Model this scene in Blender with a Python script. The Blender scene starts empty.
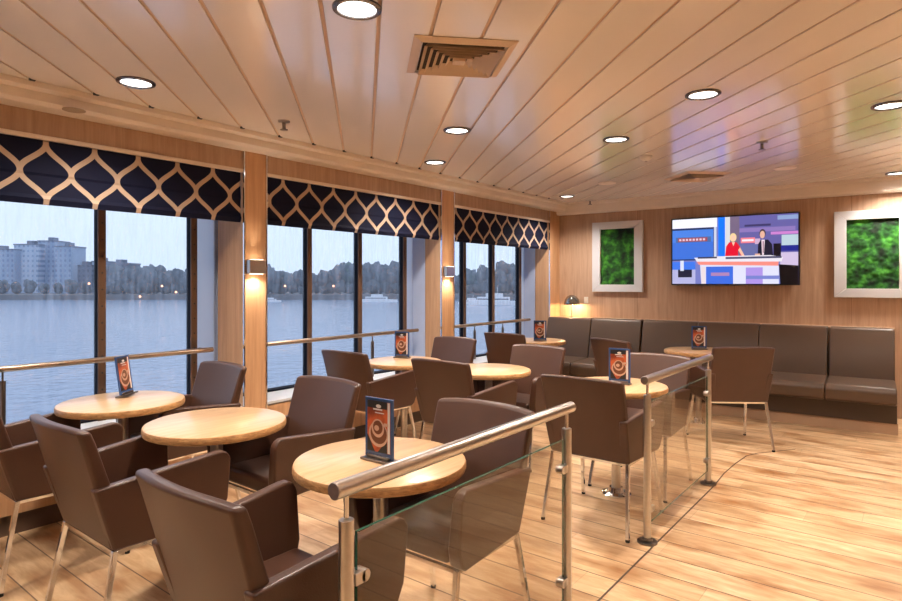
import bpy, bmesh, math, random
from mathutils import Vector, Matrix, noise
random.seed(7)
C = bpy.context.scene.collection
PI = math.pi
# ---------------------------------------------------------------- camera, world, exposure
F = 600.0; TH = math.radians(37.9); CT, ST = math.cos(TH), math.sin(TH); CAMZ = 1.45; HY = 283.0
cam = bpy.data.objects.new('camera', bpy.data.cameras.new('camera')); C.objects.link(cam)
cam.data.sensor_width = 36; cam.data.lens = 36*F/902
cam.location = (0, 0, CAMZ); cam.rotation_euler = (PI/2, 0, TH-PI/2)
cam.data.shift_y = (HY-300.5)/902.0
cam.data.clip_start = .05; cam.data.clip_end = 5000
bpy.context.scene.camera = cam
vs = bpy.context.scene.view_settings
vs.view_transform = 'Standard'; vs.look = 'None'; vs.gamma = 1; vs.use_curve_mapping = False
vs.exposure = 0.22
SKY = 1.15; LAMP = 150.0
w = bpy.data.worlds.new('world'); bpy.context.scene.world = w; w.use_nodes = True
nt = w.node_tree; nt.nodes.clear()
wo = nt.nodes.new('ShaderNodeOutputWorld'); bg = nt.nodes.new('ShaderNodeBackground')
tc = nt.nodes.new('ShaderNodeTexCoord'); sp = nt.nodes.new('ShaderNodeSeparateXYZ'); cr = nt.nodes.new('ShaderNodeValToRGB')
nt.links.new(tc.outputs['Generated'], sp.inputs[0]); nt.links.new(sp.outputs['Z'], cr.inputs[0])
cr.color_ramp.elements[0].position = 0.0; cr.color_ramp.elements[0].color = (.62, .74, .93, 1)
cr.color_ramp.elements[1].position = 0.35; cr.color_ramp.elements[1].color = (.80, .865, 1.0, 1)
nt.links.new(cr.outputs[0], bg.inputs[0]); nt.links.new(bg.outputs[0], wo.inputs[0]); bg.inputs[1].default_value = SKY

def P(px, py, z):
    Z = F*(CAMZ-z)/(py-HY); x = (px-451)/F*Z
    return (Z*CT+x*ST, Z*ST-x*CT)
def Pd(px, Z):
    x = (px-451)/F*Z
    return (Z*CT+x*ST, Z*ST-x*CT)

# ---------------------------------------------------------------- materials
def newmat(name):
    m = bpy.data.materials.new(name); m.use_nodes = True
    n = m.node_tree; b = n.nodes['Principled BSDF']; return m, n, b
def mat(name, col, rough=.5, metal=0, spec=.5, coat=0, coat_r=.1, nscale=0, namt=.08, bump=0, bscale=200):
    m, n, b = newmat(name)
    b.inputs['Base Color'].default_value = (*col, 1); b.inputs['Roughness'].default_value = rough
    b.inputs['Metallic'].default_value = metal; b.inputs['Specular IOR Level'].default_value = spec
    b.inputs['Coat Weight'].default_value = coat; b.inputs['Coat Roughness'].default_value = coat_r
    t = n.nodes.new('ShaderNodeTexCoord')
    nz = n.nodes.new('ShaderNodeTexNoise'); nz.inputs['Scale'].default_value = nscale or 6; nz.inputs['Detail'].default_value = 4
    n.links.new(t.outputs['Object'], nz.inputs['Vector'])
    mx = n.nodes.new('ShaderNodeMix'); mx.data_type = 'RGBA'
    mx.inputs[6].default_value = (*[c*(1-namt) for c in col], 1); mx.inputs[7].default_value = (*[min(1, c*(1+namt)) for c in col], 1)
    n.links.new(nz.outputs['Fac'], mx.inputs[0]); n.links.new(mx.outputs[2], b.inputs['Base Color'])
    if bump:
        bz = n.nodes.new('ShaderNodeTexNoise'); bz.inputs['Scale'].default_value = bscale
        n.links.new(t.outputs['Object'], bz.inputs['Vector'])
        bp = n.nodes.new('ShaderNodeBump'); bp.inputs['Strength'].default_value = bump; bp.inputs['Distance'].default_value = .002
        n.links.new(bz.outputs['Fac'], bp.inputs['Height']); n.links.new(bp.outputs[0], b.inputs['Normal'])
    return m
def emit(name, col, s=1.0):
    m, n, b = newmat(name)
    b.inputs['Base Color'].default_value = (0, 0, 0, 1); b.inputs['Roughness'].default_value = .4
    b.inputs['Emission Color'].default_value = (*col, 1); b.inputs['Emission Strength'].default_value = s
    return m
def wood(name, c1, c2, scale=(1, 1, 1), rough=.4, coat=0, planks=0, mott=0, nbase=3.0, rot=0):
    """grain stretched along the axis with the small scale; planks>0: boards of that width along Y"""
    m, n, b = newmat(name); L = n.links.new
    t = n.nodes.new('ShaderNodeTexCoord'); mp = n.nodes.new('ShaderNodeMapping')
    L(t.outputs['Object'], mp.inputs[0]); mp.inputs['Scale'].default_value = scale
    nz = n.nodes.new('ShaderNodeTexNoise'); nz.inputs['Scale'].default_value = nbase; nz.inputs['Detail'].default_value = 8; nz.inputs['Roughness'].default_value = .65
    nz.inputs['Distortion'].default_value = .6
    L(mp.outputs[0], nz.inputs['Vector'])
    r = n.nodes.new('ShaderNodeValToRGB'); r.color_ramp.elements[0].position = .32; r.color_ramp.elements[1].position = .68
    r.color_ramp.elements[0].color = (*c1, 1); r.color_ramp.elements[1].color = (*c2, 1)
    L(nz.outputs['Fac'], r.inputs[0]); out = r.outputs[0]
    if planks:
        s = n.nodes.new('ShaderNodeSeparateXYZ'); L(t.outputs['Object'], s.inputs[0])
        def M(op, a, bb=None):
            k = n.nodes.new('ShaderNodeMath'); k.operation = op
            for i, v in enumerate((a, bb)):
                if v is None: continue
                if isinstance(v, (int, float)): k.inputs[i].default_value = v
                else: L(v, k.inputs[i])
            return k.outputs[0]
        u = M('DIVIDE', s.outputs['X'], planks); fl = M('FLOOR', u); fr = M('SUBTRACT', u, fl)
        # per board offset
        wn = n.nodes.new('ShaderNodeTexWhiteNoise'); wn.noise_dimensions = '1D'; L(fl, wn.inputs['W'])
        off = n.nodes.new('ShaderNodeCombineXYZ'); L(M('MULTIPLY', wn.outputs['Value'], 40.), off.inputs[1]); L(M('MULTIPLY', wn.outputs['Value'], 17.), off.inputs[0])
        ad = n.nodes.new('ShaderNodeVectorMath'); L(t.outputs['Object'], ad.inputs[0]); L(off.outputs[0], ad.inputs[1]); L(ad.outputs[0], mp.inputs[0])
        # board ends
        yv = M('ADD', M('DIVIDE', s.outputs['Y'], 1.3), M('MULTIPLY', wn.outputs['Value'], 5.)); yf = M('FRACT', yv); yi = M('FLOOR', yv)
        w2 = n.nodes.new('ShaderNodeTexWhiteNoise'); w2.noise_dimensions = '2D'
        cb = n.nodes.new('ShaderNodeCombineXYZ'); L(fl, cb.inputs[0]); L(yi, cb.inputs[1]); L(cb.outputs[0], w2.inputs['Vector'])
        mul = n.nodes.new('ShaderNodeMix'); mul.data_type = 'RGBA'; mul.blend_type = 'MULTIPLY'; mul.inputs[0].default_value = 1
        L(out, mul.inputs[6]); cg = n.nodes.new('ShaderNodeValToRGB'); L(w2.outputs['Value'], cg.inputs[0])
        cg.color_ramp.elements[0].color = (.80, .76, .70, 1); cg.color_ramp.elements[1].color = (1, 1, 1, 1); L(cg.outputs[0], mul.inputs[7]); out = mul.outputs[2]
        # knots / mottling
        n2 = n.nodes.new('ShaderNodeTexNoise'); n2.inputs['Scale'].default_value = 2.4; n2.inputs['Detail'].default_value = 3
        mp2 = n.nodes.new('ShaderNodeMapping'); mp2.inputs['Scale'].default_value = (2.4, .9, 1); L(ad.outputs[0], mp2.inputs[0]); L(mp2.outputs[0], n2.inputs['Vector'])
        cg2 = n.nodes.new('ShaderNodeValToRGB'); cg2.color_ramp.elements[0].position = .3; cg2.color_ramp.elements[1].position = .55
        cg2.color_ramp.elements[0].color = (.55, .38, .25, 1); cg2.color_ramp.elements[1].color = (1, 1, 1, 1); L(n2.outputs['Fac'], cg2.inputs[0])
        m2 = n.nodes.new('ShaderNodeMix'); m2.data_type = 'RGBA'; m2.blend_type = 'MULTIPLY'; m2.inputs[0].default_value = 1
        L(out, m2.inputs[6]); L(cg2.outputs[0], m2.inputs[7]); out = m2.outputs[2]
        seam = M('LESS_THAN', M('ABSOLUTE', M('SUBTRACT', fr, .5)), .484)
        seam = M('MULTIPLY', seam, M('ADD', M('MULTIPLY', M('GREATER_THAN', yf, .003), .25), .75))
        m3 = n.nodes.new('ShaderNodeMix'); m3.data_type = 'RGBA'; L(seam, m3.inputs[0]); m3.inputs[6].default_value = (.13, .075, .04, 1); L(out, m3.inputs[7]); out = m3.outputs[2]
    L(out, b.inputs['Base Color']); b.inputs['Roughness'].default_value = rough; b.inputs['Coat Weight'].default_value = coat; b.inputs['Coat Roughness'].default_value = .12
    return m
WALLW = wood('wall_veneer', (.40, .25, .16), (.55, .37, .25), (9, 9, .5), .42)
PILW = wood('pillar_veneer', (.50, .27, .13), (.66, .39, .21), (9, 9, .5), .4)
TABW = wood('table_maple', (.56, .33, .16), (.72, .48, .27), (1.2, 14, 14), .28, coat=.3)
EDGEW = wood('table_edge', (.38, .17, .06), (.80, .47, .20), (7, 7, 30), .35)
FLOORW = wood('floor_boards', (.58, .355, .18), (.83, .61, .38), (7, 1.0, 1), .33, planks=.2)
LEATH = mat('brown_leather', (.068, .029, .017), .36, nscale=9, namt=.12, bump=.25, bscale=260)
SOFAL = mat('taupe_leather', (.085, .050, .031), .40, nscale=5, namt=.1, bump=.2, bscale=200)
CHROME = mat('chrome', (.82, .84, .88), .08, 1)
STEEL = mat('brushed_steel', (.58, .56, .54), .28, 1, nscale=60, namt=.12)
BRONZ = mat('bronzed_rail', (.42, .32, .24), .3, 1)
DKSTEEL = mat('steel_dark', (.25, .22, .2), .3, 1)
BLACK = mat('black_plastic', (.012, .012, .014), .4)
CEIL = mat('ceiling_lacquer', (.97, .89, .80), .3, 0, .6, coat=1, coat_r=.15, nscale=1.5, namt=.02)
CEIL.node_tree.nodes['Principled BSDF'].inputs['Coat IOR'].default_value = 2.15
CEILGAP = mat('ceiling_gap', (.66, .47, .32), .5)
CREAM = mat('cream_trim', (.82, .72, .62), .35)
GREYP = mat('grey_reveal', (.55, .64, .85), .5)
KICK = mat('kickboard', (.10, .06, .04), .5)
MULB = mat('bronze_mullion', (.13, .07, .04), .5, .2)
MULD = mat('dark_gasket', (.010, .012, .02), .9, spec=.1)
SILL = mat('white_sill', (.62, .62, .62), .4)
FRAMEG = mat('silver_frame', (.62, .62, .64), .35)
WHITEP = mat('white_plastic', (.75, .70, .62), .4)
BLUEF = mat('blue_acrylic', (.05, .10, .24), .2)
LENS = emit('lamp_lens', (1.0, .93, .86), 4)
GLOW = emit('bulb_glow', (1.0, .80, .58), 9)
FROST = None
def frostmat():
    m = bpy.data.materials.new('frosted_glass'); m.use_nodes = True; n = m.node_tree; n.nodes.clear()
    o = n.nodes.new('ShaderNodeOutputMaterial'); a = n.nodes.new('ShaderNodeAddShader'); t = n.nodes.new('ShaderNodeBsdfTranslucent'); d = n.nodes.new('ShaderNodeBsdfDiffuse')
    t.inputs[0].default_value = (.60, .62, .66, 1); d.inputs[0].default_value = (.12, .12, .12, 1)
    n.links.new(t.outputs[0], a.inputs[0]); n.links.new(d.outputs[0], a.inputs[1]); n.links.new(a.outputs[0], o.inputs[0]); return m
FROST = frostmat()
def glassmat(name, tint, ior=1.5, extra=0.0, rough=0.0):
    m = bpy.data.materials.new(name); m.use_nodes = True; n = m.node_tree; n.nodes.clear()
    o = n.nodes.new('ShaderNodeOutputMaterial'); mx = n.nodes.new('ShaderNodeMixShader'); tr = n.nodes.new('ShaderNodeBsdfTransparent')
    g = n.nodes.new('ShaderNodeBsdfGlossy'); fr = n.nodes.new('ShaderNodeFresnel'); ad = n.nodes.new('ShaderNodeMath'); ad.operation = 'ADD'
    tr.inputs[0].default_value = (*tint, 1); g.inputs['Roughness'].default_value = rough; fr.inputs[0].default_value = ior; ad.inputs[1].default_value = extra
    g.inputs[0].default_value = (1, 1, 1, 1)
    ge = n.nodes.new('ShaderNodeNewGeometry'); iv = n.nodes.new('ShaderNodeMath'); iv.operation = 'SUBTRACT'; iv.inputs[0].default_value = 1
    ml = n.nodes.new('ShaderNodeMath'); ml.operation = 'MULTIPLY'; n.links.new(ge.outputs['Backfacing'], iv.inputs[1])
    n.links.new(fr.outputs[0], ad.inputs[0]); n.links.new(ad.outputs[0], ml.inputs[0]); n.links.new(iv.outputs[0], ml.inputs[1]); n.links.new(ml.outputs[0], mx.inputs[0]); n.links.new(tr.outputs[0], mx.inputs[1]); n.links.new(g.outputs[0], mx.inputs[2]); n.links.new(mx.outputs[0], o.inputs[0])
    return m
GLASS = glassmat('window_glass', (.96, .98, 1.0))
BGLASS = glassmat('balustrade_glass', (.86, .83, .79), 1.5, .02)
GEDGE = mat('green_glass_edge', (.03, .12, .08), .1)
def saltglass():
    m = glassmat('salt_streaked_glass', (.96, .98, 1.0)); n = m.node_tree; L = n.links.new
    o = [x for x in n.nodes if x.type == 'OUTPUT_MATERIAL'][0]; src = o.inputs[0].links[0].from_socket
    t = n.nodes.new('ShaderNodeTexCoord'); mp = n.nodes.new('ShaderNodeMapping'); mp.inputs['Scale'].default_value = (14, 1, 1.6); L(t.outputs['Object'], mp.inputs[0])
    nz = n.nodes.new('ShaderNodeTexNoise'); nz.inputs['Scale'].default_value = 2.2; nz.inputs['Detail'].default_value = 6; L(mp.outputs[0], nz.inputs['Vector'])
    r = n.nodes.new('ShaderNodeMapRange'); r.inputs[1].default_value = .42; r.inputs[2].default_value = .75; r.inputs[3].default_value = .05; r.inputs[4].default_value = .17; L(nz.outputs['Fac'], r.inputs[0])
    tl = n.nodes.new('ShaderNodeBsdfTranslucent'); tl.inputs[0].default_value = (.85, .9, 1, 1); mx = n.nodes.new('ShaderNodeMixShader')
    L(r.outputs[0], mx.inputs[0]); L(src, mx.inputs[1]); L(tl.outputs[0], mx.inputs[2]); L(mx.outputs[0], o.inputs[0]); return m
GLASS = saltglass()
PGLASS = glassmat('picture_glass', (.97, .97, .97), 1.4)

# ---------------------------------------------------------------- mesh helpers
def tag(o, label=None, cat=None, group=None, kind=None):
    if label: o['label'] = label
    if cat: o['category'] = cat
    if group: o['group'] = group
    if kind: o['kind'] = kind
    return o
def thing(name, label, cat, loc=(0, 0, 0), rz=0, group=None):
    o = bpy.data.objects.new(name, None); C.objects.link(o); o.empty_display_size = .1
    o.location = loc; o.rotation_euler = (0, 0, rz); return tag(o, label, cat, group)
def obj(name, bm, mats, parent=None, bevel=0, segs=2, smooth=True, loc=None, sub=0):
    bmesh.ops.recalc_face_normals(bm, faces=bm.faces[:])
    me = bpy.data.meshes.new(name); bm.to_mesh(me); bm.free()
    for m in (mats if isinstance(mats, (list, tuple)) else [mats]): me.materials.append(m)
    if smooth:
        for p in me.polygons: p.use_smooth = True
    o = bpy.data.objects.new(name, me); C.objects.link(o)
    if parent: o.parent = parent
    if loc: o.location = loc
    if bevel:
        b = o.modifiers.new('bevel', 'BEVEL'); b.width = bevel; b.segments = segs; b.limit_method = 'ANGLE'; b.angle_limit = math.radians(38); b.harden_normals = True
    if sub:
        s = o.modifiers.new('sub', 'SUBSURF'); s.levels = sub; s.render_levels = sub
    if smooth and not bevel and not sub:
        me.set_sharp_from_angle(angle=math.radians(38))
    return o
def struct(name, bm, mats, parent=None, **k):
    o = obj(name, bm, mats, parent, **k)
    if not parent: o['kind'] = 'structure'
    return o
def NB(): return bmesh.new()
def box(bm, x0, x1, y0, y1, z0, z1, mi=0):
    v = [bm.verts.new((x, y, z)) for z in (z0, z1) for y in (y0, y1) for x in (x0, x1)]
    for f in ((0, 2, 3, 1), (4, 5, 7, 6), (0, 1, 5, 4), (1, 3, 7, 5), (3, 2, 6, 7), (2, 0, 4, 6)):
        bm.faces.new([v[i] for i in f]).material_index = mi
    return bm
def poly(bm, pts, mi=0):
    f = bm.faces.new([bm.verts.new(p) for p in pts]); f.material_index = mi; return f
def prism(bm, pts2, z0, z1, mi=0):
    a = [bm.verts.new((x, y, z0)) for x, y in pts2]; b = [bm.verts.new((x, y, z1)) for x, y in pts2]; n = len(a)
    bm.faces.new(a).material_index = mi; bm.faces.new(b).material_index = mi
    for i in range(n): bm.faces.new((a[i], a[(i+1) % n], b[(i+1) % n], b[i])).material_index = mi
    return bm
def tube(bm, p, q, r0, r1=None, n=20, cap=True, mi=0):
    p, q = Vector(p), Vector(q); r1 = r0 if r1 is None else r1
    d = (q-p).normalized(); a = d.orthogonal().normalized(); b = d.cross(a)
    rings = []
    for c, r in ((p, r0), (q, r1)):
        rings.append([bm.verts.new(c+a*r*math.cos(2*PI*i/n)+b*r*math.sin(2*PI*i/n)) for i in range(n)])
    for i in range(n): bm.faces.new((rings[0][i], rings[0][(i+1) % n], rings[1][(i+1) % n], rings[1][i])).material_index = mi
    if cap:
        bm.faces.new(rings[0]).material_index = mi; bm.faces.new(rings[1]).material_index = mi
    return bm
def bar(bm, p, q, w, h=None):
    """square tube between points"""
    h = h or w; p, q = Vector(p), Vector(q); d = (q-p).normalized()
    up = Vector((0, 0, 1)) if abs(d.z) < .7 else Vector((1, 0, 0))
    a = d.cross(up).normalized()*w/2; b = a.normalized().cross(d)*h/2
    v = [bm.verts.new(c+s*a+t*b) for c in (p, q) for s, t in ((-1, -1), (1, -1), (1, 1), (-1, 1))]
    bm.faces.new(v[:4]); bm.faces.new(v[4:])
    for i in range(4): bm.faces.new((v[i], v[(i+1) % 4], v[4+(i+1) % 4], v[4+i]))
    return bm
def lathe(bm, prof, n=48, mis=None):
    rings = [[bm.verts.new((r*math.cos(2*PI*i/n), r*math.sin(2*PI*i/n), z)) for i in range(n)] if r > 1e-6 else [bm.verts.new((0, 0, z))] for r, z in prof]
    for k in range(len(rings)-1):
        A, B = rings[k], rings[k+1]; mi = mis[k] if mis else 0
        for i in range(n):
            j = (i+1) % n
            if len(A) == 1 and len(B) == 1: continue
            if len(A) == 1: f = bm.faces.new((A[0], B[i], B[j]))
            elif len(B) == 1: f = bm.faces.new((A[i], A[j], B[0]))
            else: f = bm.faces.new((A[i], A[j], B[j], B[i]))
            f.material_index = mi
    return bm
def dup(root, loc, rz=0, label=None, group=None):
    r = root.copy(); C.objects.link(r); r.location = loc; r.rotation_euler = (0, 0, rz)
    if label: r['label'] = label
    if group: r['group'] = group
    for ch in list(root.children):
        c = ch.copy(); C.objects.link(c); c.parent = r
        for g in list(ch.children):
            d = g.copy(); C.objects.link(d); d.parent = c
    return r

# ---------------------------------------------------------------- room dimensions
WY = 4.10      # window wall face
GY = 4.50      # glass plane
CZ = 2.58; SOF = 2.465; BSOF = 2.42
BX = 7.80; BA = math.radians(3.0)          # back wall
XMIN, YMIN = -2.6, -3.4
E1 = Vector((math.sin(BA), -math.cos(BA))); E2 = Vector((-math.cos(BA), -math.sin(BA)))
def bw(s, d): p = Vector((BX, WY))+E1*s+E2*d; return (p.x, p.y)
BROT = -PI/2+BA        # local +x runs to the right along the back wall, local +y is into the wall
SLEN = WY-YMIN

bm = NB(); prism(bm, [(XMIN, YMIN), (8.3, YMIN), (8.3, WY+.05), (XMIN, WY+.05)], -.06, 0)
struct('floor', bm, FLOORW, smooth=False)
# seam inlaid in the floor beside the balustrade, curving off to the right
bm = NB(); pts = [(XMIN+.1, 1.150), (4.55, 1.150)]
for q in [P(724, 473.6, 0), P(735, 464, 0), P(746.6, 456, 0), P(757, 453.5, 0), P(770, 452, 0), P(795, 449.5, 0)]: pts.append(q)
for i in range(len(pts)-1):
    a, b = Vector(pts[i]), Vector(pts[i+1]); n_ = (b-a).normalized().orthogonal()*.005
    poly(bm, [(*(a-n_), .002), (*(b-n_), .002), (*(b+n_), .002), (*(a+n_), .002)])
struct('trim_1', bm, KICK, smooth=False)

# ceiling: lacquered planks at 46 degrees with recessed joints
def clip(poly2, nx, ny, c):          # keep nx*x+ny*y<=c
    out = []
    for i in range(len(poly2)):
        a, b = poly2[i], poly2[(i+1) % len(poly2)]; da = nx*a[0]+ny*a[1]-c; db = nx*b[0]+ny*b[1]-c
        if da <= 0: out.append(a)
        if (da < 0 < db) or (db < 0 < da):
            t = da/(da-db); out.append((a[0]+(b[0]-a[0])*t, a[1]+(b[1]-a[1])*t))
    return out
CY = 3.90
room = [(XMIN, YMIN), (*bw(SLEN, .12),), (*bw(WY-CY, .12),), (XMIN, CY)]
bm = NB(); box(bm, XMIN, 8.35, YMIN, 4.6, CZ+.010, CZ+.10, 1)
ang = math.radians(46.1); nx, ny = math.sin(ang), -math.cos(ang)
x_end = 1.203; base = nx*x_end+ny*CY; SPC = .3293*math.sin(ang); ends = []
k0 = -30
for k in range(k0, 45):
    lo = base+k*SPC+.008; hi = base+(k+1)*SPC-.008
    pp = clip(clip(room, nx, ny, hi), -nx, -ny, -lo)
    if len(pp) > 2: prism(bm, pp, CZ, CZ+.0095, 0)
    xe = (base+k*SPC-ny*CY)/nx
    if .5 < xe < 7.4: ends.append(xe)
struct('ceiling', bm, [CEIL, CEILGAP], smooth=False, bevel=.003, segs=1)
bm = NB()
for xe in ends: box(bm, xe-.014, xe+.014, CY-.02, CY+.005, CZ-.004, CZ+.018)
struct('trim_2', bm, BLACK, smooth=False)
# cornices
def sweep_x(bm, prof, x0, x1):       # prof in (y,z)
    a = [bm.verts.new((x0, y, z)) for y, z in prof]; b = [bm.verts.new((x1, y, z)) for y, z in prof]; n = len(a)
    bm.faces.new(a); bm.faces.new(b)
    for i in range(n): bm.faces.new((a[i], a[(i+1) % n], b[(i+1) % n], b[i]))
bm = NB(); sweep_x(bm, [(CY, CZ+.03), (CY, CZ-.03), (CY+.035, CZ-.045), (CY+.035, SOF+.02), (CY+.06, SOF), (WY+.02, SOF), (WY+.02, CZ+.03)], XMIN, BX-.02)
struct('trim_3', bm, CREAM, smooth=False)
bm = NB(); sweep_x(bm, [(-.12, CZ+.03), (-.12, CZ-.03), (-.095, CZ-.045), (-.095, BSOF+.02), (-.08, BSOF), (0, BSOF), (0, CZ+.03)], .0, SLEN)
o = struct('trim_4', bm, CREAM, smooth=False); o.location = (BX, WY, 0); o.rotation_euler = (0, 0, BROT)
# back wall + other walls
bm = NB(); box(bm, -.5, SLEN, 0, .12, 0, CZ+.05)
o = struct('wall_back', bm, WALLW, smooth=False); o.location = (BX, WY, 0); o.rotation_euler = (0, 0, BROT)
bm = NB()
for i in range(1, 7): box(bm, i*1.19-.05, i*1.19-.046, -.0015, 0, 1.0, BSOF)
o = struct('trim_5', bm, mat('veneer_joint', (.27, .14, .07), .5), smooth=False); o.location = (BX, WY, 0); o.rotation_euler = (0, 0, BROT)
NEUT = mat('plain_wall', (.50, .36, .25), .6)
bm = NB(); box(bm, XMIN, 8.3, YMIN-.1, YMIN, 0, CZ+.05); struct('wall_right', bm, NEUT, smooth=False)
bm = NB(); box(bm, XMIN-.1, XMIN, YMIN-.1, 4.6, 0, CZ+.05); struct('wall_rear', bm, NEUT, smooth=False)

# window wall: lower panelling, pillars, header, outer wall
BAYS = [(.25, 2.66), (2.86, 5.075), (5.30, 7.50)]; ZS = .50
bm = NB()
box(bm, XMIN, BX+.3, WY, WY+.03, .12, ZS-.02, 0)
box(bm, XMIN, BX+.3, WY+.02, WY+.05, 0, .12, 1)
struct('wall_left', bm, [PILW, KICK], smooth=False)
bm = NB()
for x0, x1 in BAYS: box(bm, x0, x1, WY, WY+.03, 2.325, SOF+.01)
struct('wall_header', bm, WALLW, smooth=False)
bm = NB()
for x0, x1 in BAYS: box(bm, x0, x1, WY-.012, WY+.04, 2.300, 2.326)
struct('trim_6', bm, CREAM, smooth=False, bevel=.004)
bm = NB()
box(bm, XMIN, BX+.5, GY+.02, GY+.12, -.5, ZS-.01)
box(bm, XMIN, BX+.5, GY+.02, GY+.12, 2.36, 2.9)
box(bm, XMIN, BX+.5, WY+.05, GY+.05, 2.36, 2.40)
for a, b in ((XMIN, .25), (2.66, 2.86), (5.075, 5.30), (7.50, 8.3)): box(bm, a, b, GY+.02, GY+.12, ZS-.01, 2.36)
box(bm, XMIN, .25, WY, GY+.02, 0, SOF)
struct('wall_outer', bm, GREYP, smooth=False)
for i, (a, b) in enumerate(((2.66, 2.86), (5.075, 5.30), (7.50, 7.83))):
    bm = NB(); dp = .36 if i == 0 else .22; box(bm, a, b, WY-.015, WY+dp, 0, SOF+.01)
    o = struct('wall_pillar', bm, PILW, smooth=False, bevel=.012, segs=3)
    bm = NB()
    for x in (a, b)[:2 if i < 2 else 1]: box(bm, x-.005, x+.005, WY-.022, WY-.008, 0, SOF)
    struct('trim_%d' % (7+i), bm, CHROME, smooth=False)
    if i: bm = NB(); box(bm, a+.002, b-.002, WY+.221, GY+.02, ZS, 2.36); struct('trim_%d' % (12+i), bm, GREYP, smooth=False)
# windows
mulx = [[.45, 1.12, 1.786, 2.454], [3.579-.67, 3.579, 4.216, 4.888], [5.32, 5.99, 6.63, 7.31]]
scr = NB(); tube(scr, (0, -.002, 0), (0, .004, 0), .006, n=10); scr_me = None
for i, (x0, x1) in enumerate(BAYS):
    W = bpy.data.objects.new('window_%d' % (i+1), None); C.objects.link(W); W['kind'] = 'structure'; W.location = (x0, GY, 0)
    last = mulx[i][-1]
    for mxx in mulx[i]:
        if mxx < x0+.01: continue
        bm = NB(); box(bm, mxx-.022-x0, mxx+.028-x0, -.055, -.045, ZS, 2.36, 0); box(bm, mxx-.020-x0, mxx+.026-x0, -.045, .02, ZS, 2.36, 1)
        o = obj('mullion', bm, [MULB, MULD], W, smooth=False)
        if i == 0 and mxx > 1.5:
            for q in range(15):
                if scr_me is None:
                    s_ = obj('screw', scr, BLACK, o, loc=(mxx+.003-x0, -.056, ZS+.1+q*.115)); scr_me = s_.data
                else:
                    s_ = bpy.data.objects.new('screw', scr_me); C.objects.link(s_); s_.parent = o; s_.location = (mxx+.003-x0, -.056, ZS+.1+q*.115)
    bm = NB(); box(bm, .0, last-x0, .0, .008, ZS+.03, 2.36)
    obj('pane', bm, GLASS, W, smooth=False)
    bm = NB(); box(bm, last-x0+.03, x1-x0, .0, .012, ZS, 2.36); obj('frosted_pane', bm, FROST, W, smooth=False)
    bm = NB(); box(bm, .0, last-x0, -.04, .05, ZS, ZS+.015); box(bm, .0, last-x0, -.04, .05, 2.31, 2.36)
    obj('frame', bm, MULD, W, smooth=False)
    bm = NB(); box(bm, 0, x1-x0, -.40, .03, ZS-.03, ZS); obj('sill', bm, SILL, W, smooth=False)

# ---------------------------------------------------------------- balustrades
def balustrade(x0, x1, label, ext=.045):
    T = thing('glass_balustrade', label, 'railing', ((x0+x1)/2, 1.194, 0), 0, None)
    h = (x1-x0)/2
    bm = NB(); tube(bm, (-h-ext, 0, .910), (h+ext, 0, .910), .0235, n=32); obj('handrail', bm, STEEL, T, bevel=.003)
    for s in (-1, 1):
        bm = NB(); tube(bm, (s*h, 0, .006), (s*h, 0, .825), .0205, n=24); p = obj('post', bm, STEEL, T, bevel=.002)
        bm = NB(); tube(bm, (s*h, 0, .82), (s*h, 0, .89), .007, n=12); obj('stem', bm, CHROME, p)
        bm = NB(); tube(bm, (s*h, 0, 0), (s*h, 0, .012), .055, n=28); tube(bm, (s*h, 0, .012), (s*h, 0, .03), .028, n=24); obj('floor_flange', bm, DKSTEEL, p, bevel=.002)
        for z in (.18, .66):
            bm = NB(); bar(bm, (s*(h-.018), 0, z), (s*(h-.055), -.0, z), .036, .034)
            tube(bm, (s*(h-.055), -.018, z), (s*(h-.055), .018, z), .018, n=18); obj('clamp', bm, STEEL, p, bevel=.003)
    bm = NB(); box(bm, -h+.035, h-.035, -.005, .005, .10, .782, 0)
    for f in bm.faces:
        f.material_index = 0 if abs(f.normal.y) > .5 else 1
    bm.normal_update()
    for f in bm.faces: f.material_index = 0 if abs(f.normal.y) > .5 else 1
    obj('glass_panel', bm, [BGLASS, GEDGE], T, smooth=False)
    return T
balustrade(1.083, 2.345, 'near steel and glass balustrade cutting across the foreground beside the closest table')
balustrade(3.320, 4.555, 'farther steel and glass balustrade standing at the edge of the walkway', .045)

# rails in front of the windows
for i, (x0, x1, posts) in enumerate(((.28, 2.56, [1.195]), (2.90, 5.00, [4.305]), (5.34, 7.42, [6.08, 6.72]))):
    T = thing('window_rail', ['handrail across the leftmost window bay', 'handrail across the middle window bay between the two wall lights', 'handrail across the farthest window bay'][i], 'handrail', (x0, 4.36, ZS), 0)
    bm = NB(); tube(bm, (0, 0, .43), (x1-x0, 0, .43), .019, n=20); tube(bm, (x1-x0-.03, 0, .43), (x1-x0-.03, .15, .43), .009, n=10); obj('handrail', bm, BRONZ, T)
    for px in posts:
        bm = NB(); tube(bm, (px-x0, 0, .36), (px-x0, 0, .415), .006, n=10); tube(bm, (px-x0, 0, .004), (px-x0, 0, .36), .017, n=16); obj('post', bm, DKSTEEL, T)

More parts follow.
